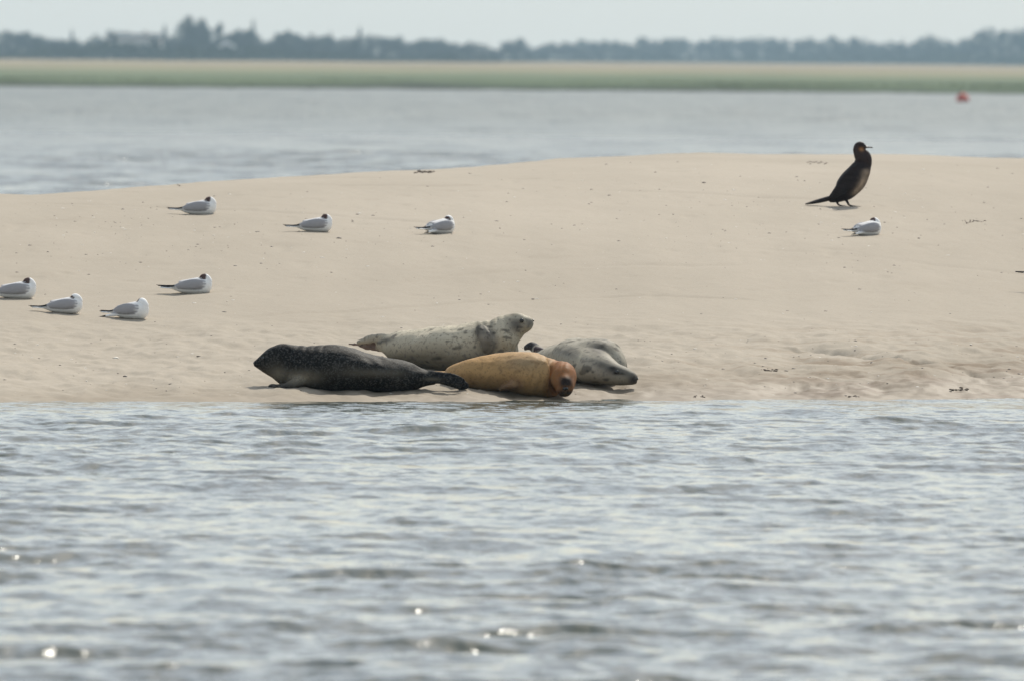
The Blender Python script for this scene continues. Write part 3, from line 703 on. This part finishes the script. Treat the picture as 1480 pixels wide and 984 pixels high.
# ------------------------------------------------------------------ houses in the trees beyond the marsh
PLAST = Mat('pale_plaster', .8, (.62, .60, .56)).m; ROOF = Mat('slate_roof', .8, (.05, .055, .06)).m; BARGE = Mat('white_boards', .6, (.80, .80, .80)).m
GLASS = Mat('window_glass', .1, (.03, .035, .04), .6).m
def boxm(name, lo_, hi_, mat, parent):
    bm = bmesh.new(); bmesh.ops.create_cube(bm, size=1)
    for v_ in bm.verts: v_.co = Vector([(a + b_) / 2 + v_.co[i] * (b_ - a) for i, (a, b_) in enumerate(zip(lo_, hi_))])
    me = bpy.data.meshes.new(name); bm.to_mesh(me); bm.free(); return link(name, me, parent, mat)
def house(u, v_top, v_eave, Y, width, depth, label, gable_front, wallmat):
    c = at(u, v_top, Y); z0 = marsh_z(c.x, Y) - .1; H = c.z - z0; E = at(u, v_eave, Y).z - z0
    h = empty('house', (c.x, Y, z0)); tag(h, label, 'house')
    W, D = width / 2, depth
    if gable_front:
        V = [(-W, 0, 0), (W, 0, 0), (W, 0, E), (0, 0, H - .15), (-W, 0, E), (-W, D, 0), (W, D, 0), (W, D, E), (0, D, H - .15), (-W, D, E)]
        me = bpy.data.meshes.new('wall'); me.from_pydata(V, [], [(0, 1, 2, 3, 4), (5, 9, 8, 7, 6), (0, 4, 9, 5), (1, 6, 7, 2)]); link('wall', me, h, wallmat)
        o_ = .5; sl = (H - E) / W
        V = []; F = []
        for s_ in (-1, 1):
            i = len(V); x1 = s_ * (W + o_); z1 = E - sl * o_
            V += [(x1, -o_, z1), (0, -o_, H), (0, D + o_, H), (x1, D + o_, z1), (x1, -o_, z1 + .25), (0, -o_, H + .25), (0, D + o_, H + .25), (x1, D + o_, z1 + .25)]
            F += [(i, i + 1, i + 2, i + 3), (i + 4, i + 7, i + 6, i + 5), (i, i + 4, i + 5, i + 1), (i + 3, i + 2, i + 6, i + 7), (i, i + 3, i + 7, i + 4)]
        me = bpy.data.meshes.new('roof'); me.from_pydata(V, [], F); rf = link('roof', me, h, ROOF)
        for s_ in (-1, 1):
            x1 = s_ * (W + o_ + .1); z1 = E - sl * (o_ + .1)
            V = [(x1, -o_ - .12, z1 - .5), (0, -o_ - .12, H - .5), (0, -o_ - .12, H + .35), (x1, -o_ - .12, z1 + .35)]
            V += [(a, b_ + .1, c_) for a, b_, c_ in V]
            me = bpy.data.meshes.new('bargeboard'); me.from_pydata(V, [], [(0, 1, 2, 3), (4, 7, 6, 5), (0, 4, 5, 1), (2, 6, 7, 3), (0, 3, 7, 4), (1, 5, 6, 2)]); link('bargeboard', me, h, BARGE)
        for x_ in (-W * .5, W * .5):
            fr = boxm('window', (x_ - .7, -.06, E * .35), (x_ + .7, .04, E * .75), BARGE, h); boxm('pane', (x_ - .58, -.09, E * .35 + .12), (x_ + .58, -.065, E * .75 - .12), GLASS, fr)
    else:
        boxm('wall', (-W, 0, 0), (W, D, E), wallmat, h)
        V = [(-W - .5, -.5, E - .1), (W + .5, -.5, E - .1), (W + .5, D + .5, E - .1), (-W - .5, D + .5, E - .1), (-W - .3, D / 2, H), (W + .3, D / 2, H)]
        me = bpy.data.meshes.new('roof'); me.from_pydata(V, [], [(0, 1, 5, 4), (2, 3, 4, 5), (1, 2, 5), (3, 0, 4), (0, 3, 2, 1)]); rf = link('roof', me, h, ROOF)
        boxm('chimney', (W * .3, D / 2 - .4, H - .6), (W * .3 + .8, D / 2 + .4, H + .6), Mat('brick', .9, (.22, .10, .07)).m, rf)
        for i in range(5):
            x_ = -W + 2 * W * (i + .5) / 5
            fr = boxm('window', (x_ - .6, -.06, E * .45), (x_ + .6, .04, E * .8), BARGE, h); boxm('pane', (x_ - .48, -.09, E * .45 + .12), (x_ + .48, -.065, E * .8 - .12), GLASS, fr)
    return h
house(327, 61, 74, 3350, 7.5, 11, 'house with a dark gable edged by white bargeboards among the tallest trees', True, Mat('dark_boards', .8, (.10, .10, .10)).m)
house(195, 48.5, 56.5, 3380, 14, 8, 'long pale house with a dark hipped roof among trees at the left', False, PLAST)

# ------------------------------------------------------------------ trees beyond the marsh
LEAF = Mat('dark_foliage', .9, spec=.1); LEAF.base(LEAF.ramp(LEAF.noise(2.2, LEAF.coords()), [(.35, (.014, .026, .014)), (.7, (.038, .058, .026))])); LEAF = LEAF.m
BARK = Mat('grey_bark', .9, (.06, .05, .04)).m
def crown_mesh(seed, kind, nleaf=1500):
    r = np.random.default_rng(seed); P_ = []
    if kind == 'conifer':
        t = r.random(nleaf) ** .8; z = .12 + .88 * t; rad = .24 * (1 - t) ** .8 * (.7 + .5 * r.random(nleaf)) * (1 + .25 * np.sin(z * 40)) + .015
        a = r.uniform(0, 6.283, nleaf); P_ = np.stack([rad * np.cos(a), rad * np.sin(a), z], -1)
    else:
        nb = {'broad': 13, 'tall': 12, 'flat': 14}[kind]
        cs = []
        for k in range(nb):
            zz = r.uniform(.18, .88); w0 = {'broad': .34, 'tall': .20, 'flat': .40}[kind] * math.sin(min(1, (zz - .15) / .5) * 1.57) * (1.15 - .55 * max(0, zz - .6) / .4)
            a = r.uniform(0, 6.283); cs.append((w0 * math.cos(a) * r.random() ** .5, w0 * math.sin(a) * r.random() ** .5, zz, r.uniform(.10, .17)))
        P_ = []
        for k in range(nleaf):
            c = cs[r.integers(nb)]; d_ = r.normal(0, 1, 3); d_ /= np.linalg.norm(d_); q_ = c[3] * r.uniform(.65, 1.08)
            P_.append((c[0] + d_[0] * q_, c[1] + d_[1] * q_, min(c[2] + d_[2] * q_ * .85, 1.0)))
        P_ = np.array(P_)
    n_ = len(P_); e1 = r.normal(0, 1, (n_, 3)); e1 /= np.linalg.norm(e1, axis=1)[:, None]; e2 = np.cross(e1, r.normal(0, 1, (n_, 3))); e2 /= np.linalg.norm(e2, axis=1)[:, None]
    s_ = r.uniform(.018, .038, (n_, 1))
    V = np.stack([P_ - e1 * s_, P_ + e2 * s_ * .7, P_ + e1 * s_, P_ - e2 * s_ * .7], 1).reshape(-1, 3)
    return mesh_from('crown', V, np.arange(4 * n_).reshape(-1, 4), False)
def trunk_mesh(seed):
    r = random.Random(seed); bm = bmesh.new()
    def limb(a, b_, ra, rb):
        a, b_ = Vector(a), Vector(b_); d_ = b_ - a
        mt = Matrix.Translation((a + b_) / 2) @ d_.to_track_quat('Z', 'Y').to_matrix().to_4x4()
        bmesh.ops.create_cone(bm, segments=7, radius1=ra, radius2=rb, depth=d_.length, matrix=mt)
    limb((0, 0, -.03), (0, 0, .45), .03, .02); limb((0, 0, .45), (.02, 0, .8), .02, .006)
    for k in range(5):
        a = r.uniform(0, 6.28); z = r.uniform(.3, .55); limb((0, 0, z), (.2 * math.cos(a), .2 * math.sin(a), z + .2), .012, .004)
    me = bpy.data.meshes.new('trunk'); bm.to_mesh(me); bm.free(); me.materials.append(BARK); return me
CR_ = {k: [crown_mesh(10 * i + j, k) for j in range(3)] for i, k in enumerate(('broad', 'tall', 'flat', 'conifer'))}
for L in CR_.values():
    for me in L: me.materials.append(LEAF)
TR_ = [trunk_mesh(s_) for s_ in range(3)]
def tree(u, v_top, Y, kind, width_px, label, j=0, group='trees along the horizon'):
    c = at(u, v_top, Y); z0 = marsh_z(c.x, Y); H = max(c.z - z0, 1.5) * 1.10
    o = empty('pine_tree' if kind == 'conifer' else 'tree', (c.x, Y, z0 - .1)); tag(o, label, 'tree', group)
    base_w = {'broad': .9, 'tall': .62, 'flat': 1.05, 'conifer': .5}[kind]
    wx = width_px / sc(Y) / base_w
    a = rng.uniform(0, 6.28)
    for nm, me in (('crown', CR_[kind][j % 3]), ('trunk', TR_[j % 3])):
        q_ = bpy.data.objects.new(nm, me); COL.objects.link(q_); q_.parent = o; q_.scale = (wx, wx, H); q_.rotation_euler = (0, 0, a)
    return o
skyline = [(-20, 50), (0, 50), (15, 48), (35, 48), (60, 47), (75, 55), (85, 62), (100, 60), (120, 59), (135, 60), (145, 51), (165, 47), (180, 48), (232, 56), (248, 61), (257, 40), (262, 36), (300, 42), (322, 52), (338, 50), (350, 44), (362, 45), (372, 50),
           (385, 64), (400, 53), (415, 50), (440, 50), (452, 51), (475, 52), (492, 64), (505, 56), (520, 53), (545, 54), (570, 55), (600, 58), (630, 57), (650, 60), (680, 59), (700, 69), (712, 76), (722, 68), (740, 59), (755, 62), (768, 69), (790, 68), (810, 61), (830, 62), (860, 60),
           (900, 63), (930, 57), (960, 61), (975, 58), (1000, 57), (1030, 56), (1060, 58), (1110, 56), (1140, 60), (1170, 60), (1185, 55), (1205, 58), (1235, 57), (1255, 64), (1280, 61), (1300, 62), (1320, 64), (1335, 62), (1347, 54), (1360, 60), (1380, 63), (1400, 58), (1420, 46), (1435, 42), (1450, 45), (1470, 43), (1500, 42)]
su = [a for a, b in skyline]; sv_ = [b for a, b in skyline]
def zone(u):
    for lim, nm in ((90, 'rounded dark tree in the hazy row at the far left edge'), (240, 'hazy tree around the long pale house'), (385, 'tall hazy tree beside the gabled house'), (500, 'rounded hazy tree in the clump right of the gabled house'),
                    (705, 'even height hazy tree in the long clump above the middle water'), (770, 'low tree in the small round clump at the gap in the treeline'), (1150, 'bluish far off tree in the low wood right of the gap'), (1380, 'bluish far off tree in the wood left of the rising end'), (1e9, 'bluish tree in the taller wood at the right edge')):
        if u < lim: return nm
def dist(u): return float(np.interp(u, [0, 300, 700, 780, 1100, 1480], [3700, 3600, 3900, 4700, 5200, 4700]))
u = -12.; i = 0
while u < 1495:
    top = float(np.interp(u, su, sv_))
    tree(u, top + rng.uniform(-2.5, 1.5), dist(u) + rng.uniform(0, 250), ('broad', 'flat', 'broad', 'broad')[rng.integers(4)], rng.uniform(30, 44), zone(u), i); i += 1
    u += rng.uniform(10, 15)
u = -8.
while u < 1495:
    top = float(np.interp(u, su, sv_)); hl = float(np.interp(u, [0, 1480], [80, 92]))
    tree(u, top + (hl - top) * rng.uniform(.22, .55), dist(u) - rng.uniform(60, 200), ('broad', 'flat')[rng.integers(2)], rng.uniform(22, 34), zone(u), i); i += 1
    u += rng.uniform(15, 24)
for (uu, vt, kd_, wd, lb) in [(270, 27, 'tall', 30, 'tallest dark tree of the clump left of the gabled house, first of its two crowns'), (289, 29, 'tall', 28, 'second crown of the tallest clump, just left of the gable'), (316, 36, 'tall', 18, 'upright tree directly behind the gable peak'),
                     (238, 41, 'conifer', 13, 'slim conifer right of the long pale house'), (104, 47, 'conifer', 9, 'thin spire tree standing above low bushes near the left edge'), (366, 34, 'conifer', 11, 'thin spire on the clump right of the gabled house'),
                     (350, 42, 'broad', 34, 'wide rounded tree right of the gabled house'), (520, 44, 'conifer', 13, 'pointed conifer at the left end of the long middle clump'), (415, 46, 'tall', 18, 'small peaked tree on the rounded clump left of the middle'), (478, 50, 'conifer', 10, 'short pointed tree at the right end of the rounded clump'),
                     (742, 57, 'broad', 40, 'round tree standing alone in the gap of the treeline'), (1346, 52, 'broad', 26, 'rounded tree above the wood left of the rising end'), (1305, 60, 'conifer', 9, 'tiny pointed tree on the low wood at the right')]:
    tree(uu, vt, dist(uu) - 30, kd_, wd, lb, i); i += 1
for uu, vt, wd in ((158, 51, 26), (222, 55, 24), (200, 62, 30)): tree(uu, vt, 3300, 'broad', wd, 'low rounded tree standing right before the long pale house', i); i += 1
# hedge and bushes under the trees, one mass
n = 24000
hu = rng.uniform(-60, 1540, n); hY = np.array([dist(a) for a in hu]) - rng.uniform(150, 420, n)
hx = (hu - PW / 2) / FPX * hY; hh = (1.0 + 2.6 * (fbm(hx * .06, hx * 0, 120) * .5 + .5)) * rng.random(n)
Pn = np.stack([hx, hY, .9 + hh], -1); e1 = rng.normal(0, .35, (n, 3)); e2 = rng.normal(0, .35, (n, 3))
V = np.stack([Pn - e1, Pn + e2, Pn + e1, Pn - e2], 1).reshape(-1, 3)
hedge = link('undergrowth', mesh_from('undergrowth', V, np.arange(4 * n).reshape(-1, 4), False), mat=LEAF)
tag(hedge, 'low dark bushes and hedge under the far trees', 'undergrowth', kind='stuff')

# ------------------------------------------------------------------ pebbles, shells and wrack on the sand
SHELL = Mat('bleached_shell', .6, (.70, .66, .58)).m; STONE = Mat('dark_pebble', .6, (.10, .085, .07)).m; WRACK = Mat('dried_wrack', .9, (.075, .055, .04)).m
def blob_bm(bm, c, r, flat, seed):
    rr = random.Random(seed); res = bmesh.ops.create_icosphere(bm, subdivisions=1, radius=1)
    sx = rr.uniform(.7, 1.5)
    for v_ in res['verts']:
        k = rr.uniform(.8, 1.15); v_.co = Vector((v_.co.x * r * sx * k, v_.co.y * r * k, v_.co.z * r * flat * k)) + Vector(c)
def stuff(name, mat, label, pts, rlo, rhi, flat):
    bm = bmesh.new()
    for i, (uu, vv) in enumerate(pts):
        q_ = hit(uu, vv); blob_bm(bm, q_, rlo * (rhi / rlo) ** (rng.random() ** 2), flat, i)
    me = bpy.data.meshes.new(name); bm.to_mesh(me); bm.free(); o = link(name, me, None, mat); tag(o, label, name.replace('_', ' '), kind='stuff')
def scatter(n_):
    out = []
    while len(out) < n_:
        uu = rng.uniform(-60, 1540); vv = rng.uniform(232, 572)
        top = np.interp(uu, [0, 300, 640, 1000, 1480], [284, 270, 247, 228, 236])
        if vv < top + 3: continue
        wgt = .12 + .9 * math.exp(-((uu - 300) / 260) ** 2 - ((vv - 340) / 40) ** 2) + .5 * math.exp(-((uu - 1050) / 350) ** 2 - ((vv - 300) / 60) ** 2) + .35 * (vv > 490)
        if rng.random() < wgt: out.append((uu, vv))
    return out
stuff('shell_grit', SHELL, 'tiny bleached shell bits scattered over the sandbank', scatter(420), .004, .014, .35)
stuff('pebbles', STONE, 'small dark pebbles and crumbs scattered over the sandbank', scatter(800), .004, .013, .5)
def clump(u, v, wpx, n_, name, mat, label, cat, r=.012):
    o = hit(u, v); bm = bmesh.new()
    for i in range(n_):
        uu = u - wpx / 2 + wpx * i / (n_ - 1) + rng.normal(0, 2.5); q_ = hit(uu, v + rng.normal(0, 1.3)) - o; blob_bm(bm, q_ + Vector((0, 0, r * .1)), r * rng.uniform(.4, 1.3), .6, i)
        if i:
            d_ = q_ - prev; mt = Matrix.Translation((q_ + prev) / 2) @ d_.to_track_quat('Z', 'Y').to_matrix().to_4x4(); bmesh.ops.create_cone(bm, segments=5, radius1=.002, radius2=.0015, depth=d_.length + .004, matrix=mt)
        prev = q_
    me = bpy.data.meshes.new(name); bm.to_mesh(me); bm.free(); ob = link(name, me, None, mat); ob.location = o; tag(ob, label, cat)
clump(614, 249, 22, 34, 'seaweed_clump', WRACK, 'dark dried seaweed clump on the crest of the sandbank', 'seaweed', .013)
clump(256, 266, 8, 6, 'seaweed_clump', WRACK, 'small dark seaweed tuft at the far waterline above a gull', 'seaweed')
clump(1408, 320, 26, 16, 'seaweed_clump', WRACK, 'strung out brown wrack on the flat right of the cormorant', 'seaweed', .009)
clump(1182, 236, 26, 12, 'seaweed_clump', WRACK, 'thin line of wrack just left of the cormorant head', 'seaweed', .008)
clump(1113, 535, 22, 12, 'seaweed_clump', WRACK, 'dark wrack on the lower beach right of the seals', 'seaweed', .010)
clump(1385, 563, 26, 18, 'seaweed_clump', WRACK, 'dark debris beside the water at the lower right', 'seaweed', .012)
clump(1232, 573, 14, 8, 'seaweed_clump', WRACK, 'short dark strand at the waterline right of centre', 'seaweed', .010)
clump(1012, 573, 14, 8, 'seaweed_clump', WRACK, 'short dark strand at the waterline just right of the grey seal', 'seaweed', .008)
def single(u, v, r, name, mat, label, cat, flat=.45):
    o = hit(u, v); bm = bmesh.new(); blob_bm(bm, (0, 0, r * flat * .3), r, flat, int(u)); me = bpy.data.meshes.new(name); bm.to_mesh(me); bm.free(); ob = link(name, me, None, mat); ob.location = o; tag(ob, label, cat)
single(168, 518, .020, 'shell', SHELL, 'white shell on the lower beach left of the dark seal', 'shell')
single(181, 544, .016, 'stone', STONE, 'dark stone on the lower beach at the left', 'stone')
single(287, 515, .014, 'stone', STONE, 'small dark stone up the beach left of the dark seal', 'stone')
single(490, 345, .016, 'stone', STONE, 'dark stone just right of the middle gull', 'stone')
single(1328, 345, .014, 'stone', STONE, 'dark stone right of the small white gull', 'stone')
single(1017, 265, .018, 'stone', STONE, 'dark stone alone near the crest left of the cormorant', 'stone')
single(770, 433, .012, 'stone', STONE, 'small stone above the cream seal head', 'stone')
